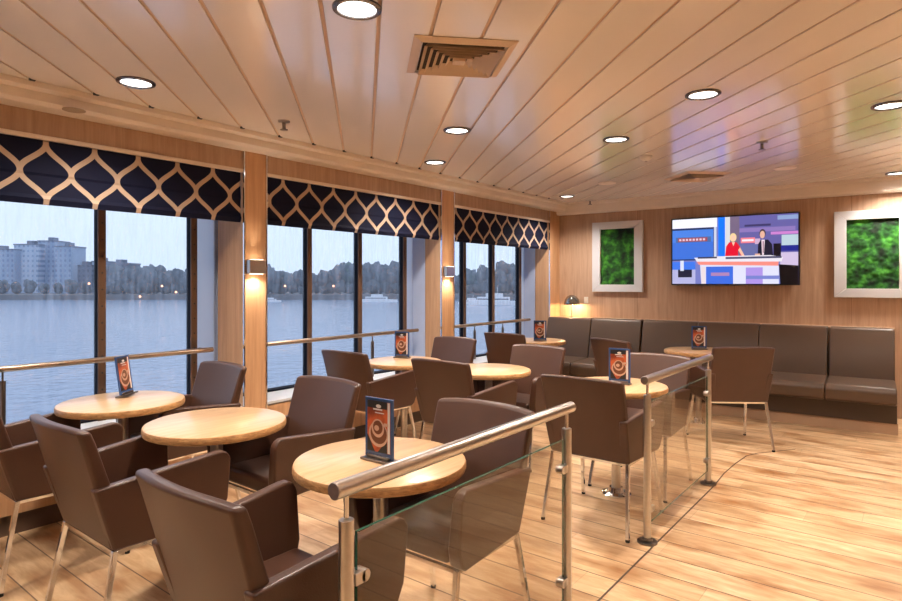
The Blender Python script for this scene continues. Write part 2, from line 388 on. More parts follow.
# ---------------------------------------------------------------- blinds
def blindmat():
    m, n, b = newmat('navy_ogee_fabric'); L = n.links.new
    t = n.nodes.new('ShaderNodeTexCoord'); s = n.nodes.new('ShaderNodeSeparateXYZ'); L(t.outputs['Object'], s.inputs[0])
    def M(op, a, bb=None):
        k = n.nodes.new('ShaderNodeMath'); k.operation = op
        for i, v in enumerate((a, bb)):
            if v is None: continue
            if isinstance(v, (int, float)): k.inputs[i].default_value = v
            else: L(v, k.inputs[i])
        return k.outputs[0]
    p, H = .269, .172
    u = M('DIVIDE', s.outputs['X'], p)
    # t=0 at the top node (z=-.012 below the top), 1 at the middle, 2 at the bottom node
    tt = M('MINIMUM', M('MAXIMUM', M('DIVIDE', M('SUBTRACT', -.02, s.outputs['Z']), H), 0.), 2.)
    g = M('MULTIPLY', M('SUBTRACT', 1., M('COSINE', M('MULTIPLY', tt, PI))), .25)
    sl = M('MULTIPLY', M('SINE', M('MULTIPLY', tt, PI)), PI*.25*p/H)
    wd = M('MULTIPLY', M('SQRT', M('ADD', M('MULTIPLY', sl, sl), 1.)),   .0155/p)
    def dist(v):
        f = M('FRACT', M('ADD', v, 100.5)); return M('ABSOLUTE', M('SUBTRACT', f, .5))
    d = M('MINIMUM', dist(M('SUBTRACT', u, g)), dist(M('ADD', u, g)))
    msk = M('LESS_THAN', d, wd)
    mx = n.nodes.new('ShaderNodeMix'); mx.data_type = 'RGBA'; L(msk, mx.inputs[0])
    mx.inputs[6].default_value = (.007, .009, .028, 1); mx.inputs[7].default_value = (.50, .37, .27, 1)
    L(mx.outputs[2], b.inputs['Base Color']); b.inputs['Roughness'].default_value = .75; b.inputs['Specular IOR Level'].default_value = .15
    return m
BL = blindmat()
for i, (x0, x1) in enumerate(BAYS):
    bm = NB(); x0b, x1b = x0+.012, x1-.012
    prof = [(0, 0), (0.002, -.10), (-.006, -.20), (0.0, -.215), (-.004, -.33), (-.014, -.352), (.0, -.385), (.012, -.385), (.004, -.3), (.006, -.1), (.008, 0)]
    a = [bm.verts.new((0, y, z)) for y, z in prof]; b = [bm.verts.new((x1b-x0b, y, z)) for y, z in prof]; n = len(a)
    bm.faces.new(a); bm.faces.new(b)
    for q in range(n): bm.faces.new((a[q], a[(q+1) % n], b[(q+1) % n], b[q]))
    off = ((1.343, 3.04, 5.643)[i]-x0b) % .269
    for v in bm.verts: v.co.x -= off
    o = obj('roman_blind', bm, BL, smooth=False); o.location = (x0b+off, WY+.014, 2.302)
    tag(o, ['navy roman blind with tan ogee lattice over the leftmost window bay', 'navy roman blind with tan ogee lattice over the middle window bay', 'navy roman blind with tan ogee lattice over the farthest window bay'][i], 'blind', None)

# ---------------------------------------------------------------- wall lights on pillars
for i, x in enumerate((2.742, 5.170)):
    T = thing('wall_light', ['steel up-and-down wall light on the nearer wooden pillar', 'steel up-and-down wall light on the farther wooden pillar'][i], 'wall light', (x, WY-.016, 1.575))
    bm = NB(); box(bm, -.072, .072, -.062, -.012, -.055, .055); box(bm, -.03, .03, -.012, .0, -.04, .04); obj('housing', bm, STEEL, T, bevel=.006)
    for s in (-1, 1):
        bm = NB(); box(bm, -.05, .05, -.056, -.020, s*.0555-.001, s*.0555+.001); obj('diffuser', bm, GLOW, T, smooth=False)
        l = bpy.data.lights.new('wall_light_bulb', 'SPOT'); l.energy = 10 if s < 0 else 4; l.color = (1, .86, .70); l.spot_size = math.radians(150 if s < 0 else 62); l.spot_blend = .9; l.shadow_soft_size = .02
        lo = bpy.data.objects.new('bulb', l); C.objects.link(lo); lo.parent = T; lo.location = (0, -.05, s*.062)
        lo.rotation_euler = (0 if s < 0 else PI, 0, 0)

# ---------------------------------------------------------------- chairs
def make_chair(label, loc, rz):
    T = thing('armchair', label, 'chair', loc, rz)
    # backrest
    bm = NB(); NU, NV = 12, 8
    def bk(u, v, side):
        hw = .246+.014*v; z = .412+.496*v-(.012*(abs(u)**3) if v == 1 else 0)
        th = .075-.028*v; x = -.228-.162*v**1.05+.038*u*u*v - (0 if side == 0 else 0)
        if side: x += th
        return bm.verts.new((x, u*hw, z))
    G = [[[bk(-1+2*i/NU, j/NV, s) for j in range(NV+1)] for i in range(NU+1)] for s in (0, 1)]
    for s in (0, 1):
        for i in range(NU):
            for j in range(NV): bm.faces.new((G[s][i][j], G[s][i+1][j], G[s][i+1][j+1], G[s][i][j+1]))
    for i in range(NU):
        for j in (0, NV): bm.faces.new((G[0][i][j], G[0][i+1][j], G[1][i+1][j], G[1][i][j]))
    for j in range(NV):
        for i in (0, NU): bm.faces.new((G[0][i][j], G[0][i][j+1], G[1][i][j+1], G[1][i][j]))
    obj('backrest', bm, LEATH, T, bevel=.017, segs=4)
    # arms
    for sg in (-1, 1):
        pr = [(-.224, .414), (-.302, .670)]
        pr += [(-.05, .694)]
        cx, cz, r = .196, .668, .050
        for a in (100, 75, 50, 25, 5): pr.append((cx+r*math.cos(math.radians(a)), cz+r*math.sin(math.radians(a))))
        pr += [(.240, .50), (.215, .435), (.185, .414)]
        bm = NB(); rings = []
        for side in (0, 1):
            rg = []
            for x, z in pr:
                yo = .252+.030*(x+.26)/.46+.018*(z-.43)/.25
                th = .062-.016*(z-.43)/.25
                rg.append(bm.verts.new((x, sg*(yo-(th if side else 0)), z)))
            rings.append(rg); bm.faces.new(rg)
        n = len(pr)
        for q in range(n): bm.faces.new((rings[0][q], rings[0][(q+1) % n], rings[1][(q+1) % n], rings[1][q]))
        obj('armrest', bm, LEATH, T, bevel=.012, segs=3)
    bm = NB(); box(bm, -.20, .20, -.205, .205, .418, .500); obj('seat', bm, LEATH, T, bevel=.024, segs=4)
    bm = NB(); r = .0085
    for a, b in (((-.215, -.238), (-.215, .238)), ((.19, -.24), (.19, .24)), ((-.215, -.238), (.19, -.24)), ((-.215, .238), (.19, .24))):
        bar(bm, (*a, .406), (*b, .406), .018, .014)
    obj('under_frame', bm, CHROME, T)
    for (tx, ty, fx, fy) in ((-.215, -.238, -.29, -.268), (-.215, .238, -.29, .268), (.19, -.24, .275, -.268), (.19, .24, .275, .268)):
        bm = NB(); bar(bm, (tx, ty, .412), (fx, fy, .012), .021); lg = obj('leg', bm, CHROME, T, bevel=.003)
        bm = NB(); tube(bm, (fx, fy, 0), (fx, fy, .013), .013, n=12); obj('foot', bm, BLACK, lg)
    return T
chairs = [
 (1.175, 1.575, 0, 'brown leather armchair with its back to the camera, largest in the bottom foreground'),
 (1.25, 2.695, 0, 'brown leather armchair second nearest the camera, its back and two chrome legs seen at left'),
 (1.20, 3.62, 0, 'brown leather armchair cut off by the left edge of the photo'),
 (1.94, 3.73, PI, 'brown leather armchair by the window behind the leftmost table, facing the camera'),
 (1.94, 2.655, PI, 'brown leather armchair facing the camera, beside the table before the nearer wall light'),
 (1.915, 1.555, PI, 'brown leather armchair seen half through the near glass balustrade, facing the closest table'),
 (3.61, 3.65, 0, 'dark brown armchair with its back to the camera nearest the middle window rail'),
 (3.64, 2.685, 0, 'dark brown armchair with its back to the camera before the empty centre table'),
 (4.45, 3.665, PI, 'brown armchair facing the camera below the farther wall light'),
 (4.285, 2.62, PI, 'brown armchair facing the camera right of the empty centre table'),
 (3.545, 1.55, 0, 'large dark brown armchair with its back to the camera between the two balustrades'),
 (4.27, 1.585, PI, 'brown armchair facing the camera behind the far balustrade on the far side of its table'),
 (5.87, 3.58, 0, 'dark armchair with its back to the camera at the table in the far window corner'),
 (5.87, 2.25, math.radians(-23), 'dark narrow looking armchair before the sofa, just left of the walkway table\'s menu stand'),
 (5.85, 1.365, math.radians(35), 'dark brown armchair standing alone right of the far balustrade with chrome legs showing'),
]
proto = None
for x, y, rz, lab in chairs:
    if proto is None: proto = make_chair(lab, (x, y, 0), rz)
    else: dup(proto, (x, y, 0), rz, lab)

# ---------------------------------------------------------------- tables
def make_table(label, loc):
    T = thing('round_table', label, 'table', loc)
    R, t, H = .340, .042, .755
    prof = [(0, H-t), (R-.012, H-t), (R-.003, H-t+.004), (R, H-t+.014), (R, H-.014), (R-.004, H-.004), (R-.014, H), (0, H)]
    bm = NB(); lathe(bm, prof, 72, [1, 1, 1, 1, 1, 0, 0]); obj('table_top', bm, [TABW, EDGEW], T)
    bm = NB(); tube(bm, (0, 0, .02), (0, 0, H-t-.008), .03, n=28); obj('column', bm, STEEL, T)
    bm = NB(); lathe(bm, [(0, H-t-.012), (.12, H-t-.012), (.12, H-t-.001), (0, H-t-.001)], 32); obj('top_plate', bm, DKSTEEL, T)
    bm = NB(); lathe(bm, [(0, 0), (.10, 0), (.10, .010), (.055, .018), (.045, .05), (.0, .05)], 32); obj('base_flange', bm, CHROME, T)
    for a in range(4):
        bm = NB(); c, s = math.cos(PI/4+a*PI/2)*.082, math.sin(PI/4+a*PI/2)*.082; tube(bm, (c, s, .008), (c, s, .026), .012, n=12); obj('bolt', bm, DKSTEEL, T)
    return T
tables = [(1.706, 1.682, 'round maple table closest to the camera, behind the near balustrade handrail'),
 (1.665, 2.797, 'round maple table with nothing on it, in front of the nearer wall light'),
 (1.61, 3.72, 'round maple table by the leftmost window with a menu stand leaning on it'),
 (4.03, 2.75, 'round maple table with nothing on it near the centre of the room'),
 (3.99, 3.64, 'round maple table by the middle window behind a dark armchair'),
 (3.955, 1.64, 'round maple table half hidden by the big dark armchair beside the far balustrade'),
 (6.50, 1.80, 'round maple table in front of the long sofa below the television'),
 (6.42, 3.66, 'round maple table in the far window corner before the sofa')]
tp = None
for x, y, lab in tables:
    if tp is None: tp = make_table(lab, (x, y, 0))
    else: dup(tp, (x, y, 0), 0, lab)

# ---------------------------------------------------------------- menu stands
def artmat():
    m, n, b = newmat('menu_print'); L = n.links.new
    t = n.nodes.new('ShaderNodeTexCoord'); nz = n.nodes.new('ShaderNodeTexNoise'); nz.inputs['Scale'].default_value = 14; nz.inputs['Detail'].default_value = 3
    L(t.outputs['Object'], nz.inputs['Vector']); r = n.nodes.new('ShaderNodeValToRGB'); L(nz.outputs['Fac'], r.inputs[0])
    r.color_ramp.elements[0].position = .35; r.color_ramp.elements[0].color = (.10, .012, .008, 1)
    r.color_ramp.elements[1].position = .62; r.color_ramp.elements[1].color = (.62, .13, .04, 1)
    L(r.outputs[0], b.inputs['Base Color']); b.inputs['Roughness'].default_value = .3
    return m
ART = artmat(); CREMA = mat('menu_cup', (.62, .42, .32), .35); COFFEE = mat('menu_coffee', (.16, .05, .02), .35); WHT = mat('menu_white', (.75, .74, .74), .35)
def ring(bm, cx, cz, ra, rb, y, mi, sx=1, inner=0, n=28):
    o_ = [bm.verts.new((cx+sx*ra*math.cos(2*PI*i/n), y, cz+rb*math.sin(2*PI*i/n))) for i in range(n)]
    if inner:
        q = [bm.verts.new((cx+sx*ra*inner*math.cos(2*PI*i/n), y, cz+rb*inner*math.sin(2*PI*i/n))) for i in range(n)]
        for i in range(n): bm.faces.new((o_[i], o_[(i+1) % n], q[(i+1) % n], q[i])).material_index = mi
    else: bm.faces.new(o_).material_index = mi
def make_menu(label, loc, rz):
    """local -y is the printed face"""
    T = thing('menu_stand', label, 'menu stand', loc, rz)
    bm = NB(); box(bm, -.075, .075, -.004, .004, .012, .245); obj('holder', bm, BLUEF, T, bevel=.0015)
    bm = NB(); y = -.0045
    def q(x0, x1, z0, z1, yy, mi): poly(bm, [(x0, yy, z0), (x1, yy, z0), (x1, yy, z1), (x0, yy, z1)], mi)
    q(-.062, .062, .035, .234, y, 0); q(-.062, .045, .205, .234, y-.0003, 4); q(.048, .060, .037, .232, y-.0004, 3)
    ring(bm, -.002, .105, .052, .050, y-.0005, 1); ring(bm, .0, .108, .044, .041, y-.0007, 2); ring(bm, -.004, .128, .034, .036, y-.0009, 1); ring(bm, -.004, .131, .026, .027, y-.0011, 2); ring(bm, -.010, .128, .013, .011, y-.0013, 1); q(.028, .052, .140, .152, y-.0010, 1)
    q(-.03, .02, .198, .204, y-.0006, 3); q(-.02, .03, .186, .190, y-.0006, 3); ring(bm, .0, .214, .014, .007, y-.0009, 3)
    poly(bm, [(-.062, y-.0002, .035), (-.02, y-.0002, .035), (-.062, y-.0002, .10)], 4); poly(bm, [(.045, y-.0002, .035), (.045, y-.0002, .09), (-.005, y-.0002, .035)], 4)
    obj('printed_card', bm, [ART, CREMA, COFFEE, WHT, BLACK], T, smooth=False)
    bm = NB(); box(bm, -.078, .078, -.030, .030, .0005, .010); box(bm, -.06, .06, -.012, .012, .010, .022); obj('base', bm, DKSTEEL, T, bevel=.002)
    return T
FN = -PI/2   # printed face towards -X
TT = .7555
menus = [(*P(379.5, 461, .755), FN, 'menu stand with a coffee cup picture on the table closest to the camera'),
 (*P(127, 396, .755), math.radians(38), 'menu stand on the table by the leftmost window, seen steeply from the side'),
 (*P(402, 358, .755), math.radians(-75), 'menu stand on the table by the middle window'),
 (*P(619.5, 384, .755), math.radians(-85), 'menu stand on the table beside the far balustrade, in front of the sofa'),
 (*P(699, 349.5, .755), math.radians(-60), 'menu stand on the far table below the television'),
 (*P(540, 341, .755), math.radians(-60), 'menu stand on the table in the far window corner')]
mp_ = None
for x, y, rz, lab in menus:
    if mp_ is None: mp_ = make_menu(lab, (x, y, TT), rz)
    else: m_ = dup(mp_, (x, y, TT), rz, lab)
    if 'leftmost' in lab: m_.rotation_euler = (math.radians(-8), 0, rz); m_.location.z += .004

# ---------------------------------------------------------------- sofa along the back wall
SF = thing('banquette_sofa', 'long taupe leather bench sofa along the back wall below the pictures', 'sofa', (*bw(0, 0), 0), BROT)
S0, S1 = .02, 3.90
def quad_prism(bm, prof, s0, s1):
    a = [bm.verts.new((s0, -d, z)) for d, z in prof]; b = [bm.verts.new((s1, -d, z)) for d, z in prof]; n = len(a)
    bm.faces.new(a); bm.faces.new(b)
    for i in range(n): bm.faces.new((a[i], a[(i+1) % n], b[(i+1) % n], b[i]))
cuts = [.02, .655, 1.33, 1.995, 2.655, 3.325, 3.90]
for i in range(6):
    a, b = cuts[i], cuts[i+1]
    g = .008 if i in (2, 5) else .003; g2 = .008 if i in (1, 4) else .003
    bm = NB(); quad_prism(bm, [(.24, .44), (.53, .44), (.50, .60), (.41, .955), (.39, .98), (.26, .98)], a+g, b-g2); obj('back_cushion', bm, SOFAL, SF, bevel=.016, segs=3)
    bm = NB(); quad_prism(bm, [(.45, .30), (1.06, .30), (1.095, .32), (1.105, .42), (1.075, .467), (.45, .475)], a+.002, b-.002); obj('seat_cushion', bm, SOFAL, SF, bevel=.018, segs=3)
bm = NB(); quad_prism(bm, [(.01, .11), (.92, .11), (.96, .30), (.01, .30)], S0, S1); obj('base', bm, mat('sofa_base', (.060, .038, .026), .5), SF, smooth=False)
bm = NB(); quad_prism(bm, [(.0, .0), (.90, .0), (.90, .11), (.0, .11)], S0, S1+.01); obj('plinth', bm, mat('plinth_laminate', (.42, .27, .17), .35), SF, smooth=False)
bm = NB(); quad_prism(bm, [(.0, .33), (.235, .33), (.235, .96), (.0, .96)], S0, S1); quad_prism(bm, [(.0, .96), (.235, .96), (.235, .972), (.0, .972)], S0, S1+.005); obj('back_ledge', bm, WALLW, SF, smooth=False)
for s in ():
    bm = NB(); quad_prism(bm, [(.899, .03), (.905, .03), (.905, .085), (.899, .085)], s, s+.10); obj('plinth_grille', bm, DKSTEEL, SF, smooth=False)

# table lamp on the ledge
T = thing('table_lamp', 'small chrome mushroom lamp glowing on the ledge behind the sofa corner', 'lamp', (*bw(.26, .13), .973))
bm = NB(); lathe(bm, [(0, 0), (.05, 0), (.05, .008), (.012, .014), (0, .014)], 24); obj('base', bm, CHROME, T)
bm = NB(); tube(bm, (0, 0, .01), (0, 0, .20), .007, n=12); obj('stem', bm, CHROME, T)
bm = NB(); lathe(bm, [(.112, .175), (.110, .20), (.098, .245), (.07, .285), (.035, .305), (0, .311)], 32); sh = obj('lamp_shade', bm, mat('shade_chrome', (.35, .33, .32), .15, 1), T)
s_ = sh.modifiers.new('solid', 'SOLIDIFY'); s_.thickness = .003
bm = NB(); bmesh.ops.create_uvsphere(bm, u_segments=16, v_segments=10, radius=.022); obj('bulb', bm, GLOW, T, loc=(0, 0, .21))
l = bpy.data.lights.new('table_lamp_light', 'POINT'); l.energy = 14; l.color = (1, .66, .34); l.shadow_soft_size = .02
lo = bpy.data.objects.new('lamp_light', l); C.objects.link(lo); lo.parent = T; lo.location = (0, 0, .175)
# socket
T = thing('wall_socket', 'small cream switch plate on the wall below the left moss picture', 'switch', (*bw(.42, .0), 1.21), BROT)
bm = NB(); box(bm, -.03, .03, -.01, 0, -.045, .045); obj('plate', bm, WHITEP, T, bevel=.003)
bm = NB(); box(bm, -.012, .012, -.014, -.0101, -.02, .02); obj('rocker', bm, CREAM, T, bevel=.002)

# ---------------------------------------------------------------- moss pictures
def mossmat():
    m, n, b = newmat('preserved_moss'); L = n.links.new
    t = n.nodes.new('ShaderNodeTexCoord'); nz = n.nodes.new('ShaderNodeTexNoise'); nz.inputs['Scale'].default_value = 9; nz.inputs['Detail'].default_value = 8
    L(t.outputs['Object'], nz.inputs['Vector']); r = n.nodes.new('ShaderNodeValToRGB'); L(nz.outputs['Fac'], r.inputs[0])
    e = r.color_ramp.elements; e[0].position = .38; e[0].color = (.002, .012, .003, 1); e[1].position = .68; e[1].color = (.06, .30, .02, 1)
    x = r.color_ramp.elements.new(.52); x.color = (.01, .085, .008, 1)
    L(r.outputs[0], b.inputs['Base Color']); b.inputs['Roughness'].default_value = .9; return m
MOSS = mossmat()
def moss_picture(s0, z0, label, seed):
    W_, H_ = .70, .955
    T = thing('moss_picture', label, 'picture', (*bw(s0+W_/2, 0), z0), BROT)
    bw_ = .115
    bm = NB()
    o_ = [(-W_/2, 0), (W_/2, 0), (W_/2, H_), (-W_/2, H_)]; i_ = [(-W_/2+bw_, bw_*.85), (W_/2-bw_, bw_*.85), (W_/2-bw_, H_-bw_*.85), (-W_/2+bw_, H_-bw_*.85)]
    for q in range(4):
        r = (q+1) % 4; a, b, c, d = o_[q], o_[r], i_[r], i_[q]
        vv = [[bm.verts.new((p[0], y, p[1])) for p in (a, b, c, d)] for y in (-.05, 0)]
        bm.faces.new(vv[0]); bm.faces.new(vv[1])
        for k in range(4): bm.faces.new((vv[0][k], vv[0][(k+1) % 4], vv[1][(k+1) % 4], vv[1][k]))
    obj('frame', bm, FRAMEG, T, bevel=.004)
    bm = NB(); nx_, nz_ = 60, 90; x0, x1, zz0, zz1 = -W_/2+bw_-.003, W_/2-bw_+.003, bw_*.85-.003, H_-bw_*.85+.003; G = []
    for i in range(nx_+1):
        row = []
        for j in range(nz_+1):
            x = x0+(x1-x0)*i/nx_; z = zz0+(zz1-zz0)*j/nz_
            hgt = .5+.5*noise.noise(Vector((x*9+seed, z*9, seed)))
            cl = noise.voronoi(Vector((x*22+seed, z*22, 1)))[0][0]
            row.append(bm.verts.new((x, -.010-.026*hgt+.012*cl*1.2, z)))
        G.append(row)
    for i in range(nx_):
        for j in range(nz_): bm.faces.new((G[i][j], G[i+1][j], G[i+1][j+1], G[i][j+1]))
    obj('moss', bm, MOSS, T)
    return T
moss_picture(.525, 1.33, 'left green moss picture in a silver frame, above the sofa corner', 3.1)
moss_picture(3.36, 1.29, 'right green moss picture in a silver frame, cut by the photo edge', 8.6)

# ---------------------------------------------------------------- television
TVW, TVH = 1.43, .845
T = thing('television', 'large wall television showing two news presenters at a desk', 'television', (*bw(1.60+TVW/2, 0), 1.425), BROT)
bm = NB(); box(bm, -TVW/2, TVW/2, -.075, -.03, 0, TVH); box(bm, -.3, .3, -.03, 0, .25, .6); obj('bezel', bm, BLACK, T, bevel=.004)
cols = {}
def cm(c, s=1.12):
    k = (c, s)
    if k not in cols: cols[k] = (len(cols), emit('screen_colour', tuple((v/255.)**2.2 for v in c), s))
    return cols[k][0]
bm = NB(); lay = [0]
IW, IH = TVW-.03, TVH-.03
def sc(pts, c, s=1.12):
    lay[0] += 1; y = -.0752-.00012*lay[0]
    poly(bm, [(-IW/2+IW*u, y, .015+IH*(1-v)) for u, v in pts], cm(c, s))
def sr(u0, u1, v0, v1, c, s=1.12): sc([(u0, v0), (u1, v0), (u1, v1), (u0, v1)], c, s)
def se(cu, cv, ru, rv, c, s=1.12): sc([(cu+ru*math.cos(a*PI/10), cv+rv*math.sin(a*PI/10)) for a in range(20)], c, s)
sr(0, 1, 0, 1, (110, 115, 180)); sr(0, .38, 0, .14, (225, 225, 240)); sr(0, .37, .14, .64, (40, 50, 90)); sr(0, .35, .17, .62, (70, 120, 210)); sr(0, .35, .36, .62, (60, 105, 200))
sr(.03, .33, .28, .36, (70, 100, 150)); sr(.05, .30, .29, .35, (150, 70, 85)); 
for i in range(8): sr(.06+i*.029, .078+i*.029, .305, .335, (215, 190, 205))
sr(.355, .375, .14, .64, (190, 195, 215)); sr(.39, .445, 0, .62, (20, 110, 240)); sr(.445, .485, 0, .62, (200, 200, 205)); sr(.485, .56, 0, .62, (110, 95, 120))
sr(.56, 1, 0, .62, (95, 90, 150)); sr(.56, .98, .18, .24, (130, 110, 170)); sr(.60, .80, .13, .16, (60, 55, 95)); sr(.80, 1, .25, .29, (190, 120, 190)); sr(.85, 1, .02, .08, (130, 150, 190))
sr(.57, .68, .32, .40, (225, 120, 130)); sr(.58, .67, .345, .375, (240, 215, 225)); sr(.68, .72, .34, .42, (190, 160, 190))
sr(.88, 1, .30, .45, (170, 190, 200)); sr(.87, 1, .45, .53, (30, 40, 130)); sr(.87, 1, .55, .74, (190, 175, 205)); sr(.56, .70, .42, .6, (95, 100, 150))
sr(.0, .2, .66, .80, (60, 110, 215)); sr(0, .2, .78, 1, (165, 165, 205)); sr(.05, .17, .78, .90, (35, 35, 55)); sr(.07, .10, .64, .80, (200, 205, 225))
sr(.82, .875, .42, .64, (25, 22, 30))
sc([(.445, .60), (.455, .44), (.48, .38), (.535, .38), (.565, .45), (.60, .60), (.58, .62), (.55, .5), (.55, .62)], (210, 25, 50)); sc([(.565, .46), (.605, .60), (.59, .62), (.55, .5)], (225, 175, 150))
se(.51, .31, .027, .065, (225, 195, 140)); se(.512, .32, .018, .045, (235, 185, 160)); sc([(.50, .38), (.525, .38), (.512, .44)], (235, 185, 160))
sc([(.70, .62), (.705, .42), (.725, .36), (.78, .36), (.81, .43), (.82, .64)], (30, 30, 48)); sc([(.73, .36), (.755, .36), (.748, .58), (.735, .58)], (225, 205, 215)); sc([(.739, .38), (.747, .38), (.746, .55), (.74, .55)], (120, 50, 80))
se(.738, .27, .024, .065, (55, 40, 40)); se(.737, .285, .019, .055, (215, 165, 145)); sr(.68, .72, .56, .60, (215, 165, 145))
sc([(.19, .60), (.40, .585), (.80, .585), (.89, .62), (.88, .68), (.22, .68)], (215, 210, 220)); sr(.22, .38, .59, .615, (60, 60, 80)); sr(.45, .88, .60, .63, (75, 75, 100))
sc([(.21, .66), (.86, .68), (.855, .74), (.23, .71)], (225, 130, 120)); sc([(.24, .71), (.86, .74), (.86, 1), (.25, 1)], (205, 205, 225))
sr(.29, .51, .74, 1, (60, 100, 205)); sr(.33, .48, .83, .88, (160, 120, 165)); sr(.61, .74, .76, 1, (160, 135, 210)); sr(.61, .86, .88, .93, (110, 120, 190)); sr(.25, .285, .74, 1, (215, 200, 205))
sc([(.86, .72), (1, .74), (1, 1), (.87, 1)], (12, 12, 18))
obj('screen', bm, [v[1] for v in sorted(cols.values(), key=lambda q: q[0])], T, smooth=False)
bm = NB(); box(bm, -.03, .03, -.079, -.0755, .004, .011); obj('maker_badge', bm, DKSTEEL, T, smooth=False)

# ---------------------------------------------------------------- ceiling fittings
def PC(px, py): return P(px, py, CZ)
RING = mat('lamp_ring', (.22, .21, .22), .25, .9)
def make_down(label, xy, e=1.0):
    T = thing('downlight', label, 'ceiling light', (xy[0], xy[1], CZ))
    bm = NB(); lathe(bm, [(.078, -.001), (.080, -.010), (.088, -.013), (.100, -.008), (.102, 0), (.078, 0)], 40); obj('trim_ring', bm, RING, T)
    bm = NB(); lathe(bm, [(0, -.004), (.079, -.004), (.079, -.001), (0, -.001)], 32); obj('lens', bm, LENS, T)
    l = bpy.data.lights.new('downlight_lamp', 'SPOT'); l.energy = LAMP*e; l.color = (1, .905, .81); l.spot_size = math.radians(140); l.spot_blend = .9; l.shadow_soft_size = .08
    lo = bpy.data.objects.new('lamp', l); C.objects.link(lo); lo.parent = T; lo.location = (0, 0, -.02)
    return T
dl = [(357, 8, 'downlight at the top edge of the photo left of the square vent'), (136, 82, 'leftmost downlight, above the first window bay'),
 (457, 130, 'downlight below the square vent, the nearer of two close together'), (435, 162, 'downlight close to the window cornice by the farther pillar'),
 (616, 139, 'small downlight at mid ceiling left of the television glow'), (567, 196, 'tiny downlight near the far window corner'),
 (703, 94, 'downlight above the blue television reflection'), (890, 105, 'downlight at the right edge of the photo'), (897, 173, 'tiny downlight over the right moss picture')]
d0 = None
for px, py, lab in dl:
    p = PC(px, py)
    if d0 is None: d0 = make_down(lab, p)
    else: dup(d0, (p[0], p[1], CZ), 0, lab)
dim = bpy.data.lights['downlight_lamp'].copy(); dim.energy = LAMP*.35
for x, y in ((-.6, 1.2), (-.4, 3.1), (1.6, -.2), (.1, -1.6), (3.0, -1.6), (5.0, -1.9), (6.6, -1.2)):  # unseen downlights added to raise the room light and ceiling bounce
    r_ = dup(d0, (x, y, CZ), 0, 'ceiling downlight in the part of the room behind or right of the camera', 'downlights out of view')
    if 0 < x < 2:
        for c_ in r_.children:
            if c_.type == 'LIGHT': c_.data = dim
# vents
def vent(px, py, size, label):
    p = PC(px, py) if px > 500 else (2.396, 1.815)
    T = thing('ceiling_vent', label, 'vent', (p[0], p[1], CZ), math.radians(46.1-90))
    h = size/2
    VN = mat('vent_cream', (.66, .50, .36), .4)
    def fr(name, h0, h1, z0, z1, m):
        bm = NB(); a = [(-h0, -h0), (h0, -h0), (h0, h0), (-h0, h0)]; b = [(-h1, -h1), (h1, -h1), (h1, h1), (-h1, h1)]
        A = [bm.verts.new((x, y, z0)) for x, y in a]; B = [bm.verts.new((x, y, z1)) for x, y in b]
        A2 = [bm.verts.new((x, y, z0+.003)) for x, y in a]; B2 = [bm.verts.new((x, y, z1+.003)) for x, y in b]
        for i in range(4):
            j = (i+1) % 4; bm.faces.new((A[i], A[j], B[j], B[i])); bm.faces.new((A2[i], A2[j], B2[j], B2[i])); bm.faces.new((A[i], A[j], A2[j], A2[i])); bm.faces.new((B[i], B[j], B2[j], B2[i]))
        obj(name, bm, m, T, smooth=False)
    fr('frame', h, h*.84, -.004, -.018, VN)
    bm = NB(); box(bm, -h*.8, h*.8, -h*.8, h*.8, -.004, -.001); obj('backing', bm, mat('duct_dark', (.06, .04, .025), .8), T, smooth=False)
    k = h*.78
    while k > .05:
        fr('louvre', k, k-.020, -.030, -.008, VN); k -= .032
    bm = NB(); box(bm, -.03, .03, -.03, .03, -.028, -.008); obj('centre_plate', bm, VN, T, smooth=False)
    return T
vent(463, 56, .49, 'large square cream ceiling vent with nested louvres near the top centre')
vent(697, 176, .49, 'far square ceiling vent in front of the television reflection')
# sprinklers and detectors
def sprinkler(px, py, label):
    p = PC(px, py); T = thing('sprinkler', label, 'sprinkler', (p[0], p[1], CZ))
    bm = NB(); lathe(bm, [(0, 0), (.028, 0), (.026, -.008), (.012, -.010), (0, -.010)], 20); obj('rosette', bm, STEEL, T); T.scale = (1.5, 1.5, 1.5)
    bm = NB(); tube(bm, (0, 0, -.01), (0, 0, -.04), .008, n=12); obj('body', bm, DKSTEEL, T)
    bm = NB(); tube(bm, (0, 0, -.04), (0, 0, -.043), .018, n=16); obj('deflector', bm, DKSTEEL, T)
sprinkler(284, 121, 'sprinkler head on the ceiling above the nearer pillar')
sprinkler(762, 142, 'sprinkler head hanging in the blue television reflection')
sprinkler(590, 200, 'sprinkler head above the left moss picture')
p = PC(646, 156); T = thing('smoke_detector', 'round cream smoke detector on the ceiling left of the television', 'detector', (p[0], p[1], CZ))
bm = NB(); lathe(bm, [(0, 0), (.055, 0), (.055, -.015), (.045, -.030), (.02, -.045), (0, -.047)], 28); obj('housing', bm, WHITEP, T)
bm = NB(); lathe(bm, [(0, -.047), (.012, -.047), (.010, -.052), (0, -.052)], 16); obj('indicator', bm, DKSTEEL, T)
for (px, py, lab) in ((607, 183, 'round flush ceiling speaker left of the far vent'), (785, 168, 'round flush ceiling speaker in the television glow')):
    p = PC(px, py); T = thing('ceiling_speaker', lab, 'speaker', (p[0], p[1], CZ))
    bm = NB(); lathe(bm, [(0, -.004), (.085, -.004), (.10, -.006), (.10, 0), (0, 0)], 32); obj('grille', bm, CREAM, T)
p = P(74, 110, SOF); T = thing('soffit_speaker', 'flat round grille under the window cornice at top left', 'speaker', (p[0], min(p[1], WY-.065), SOF))
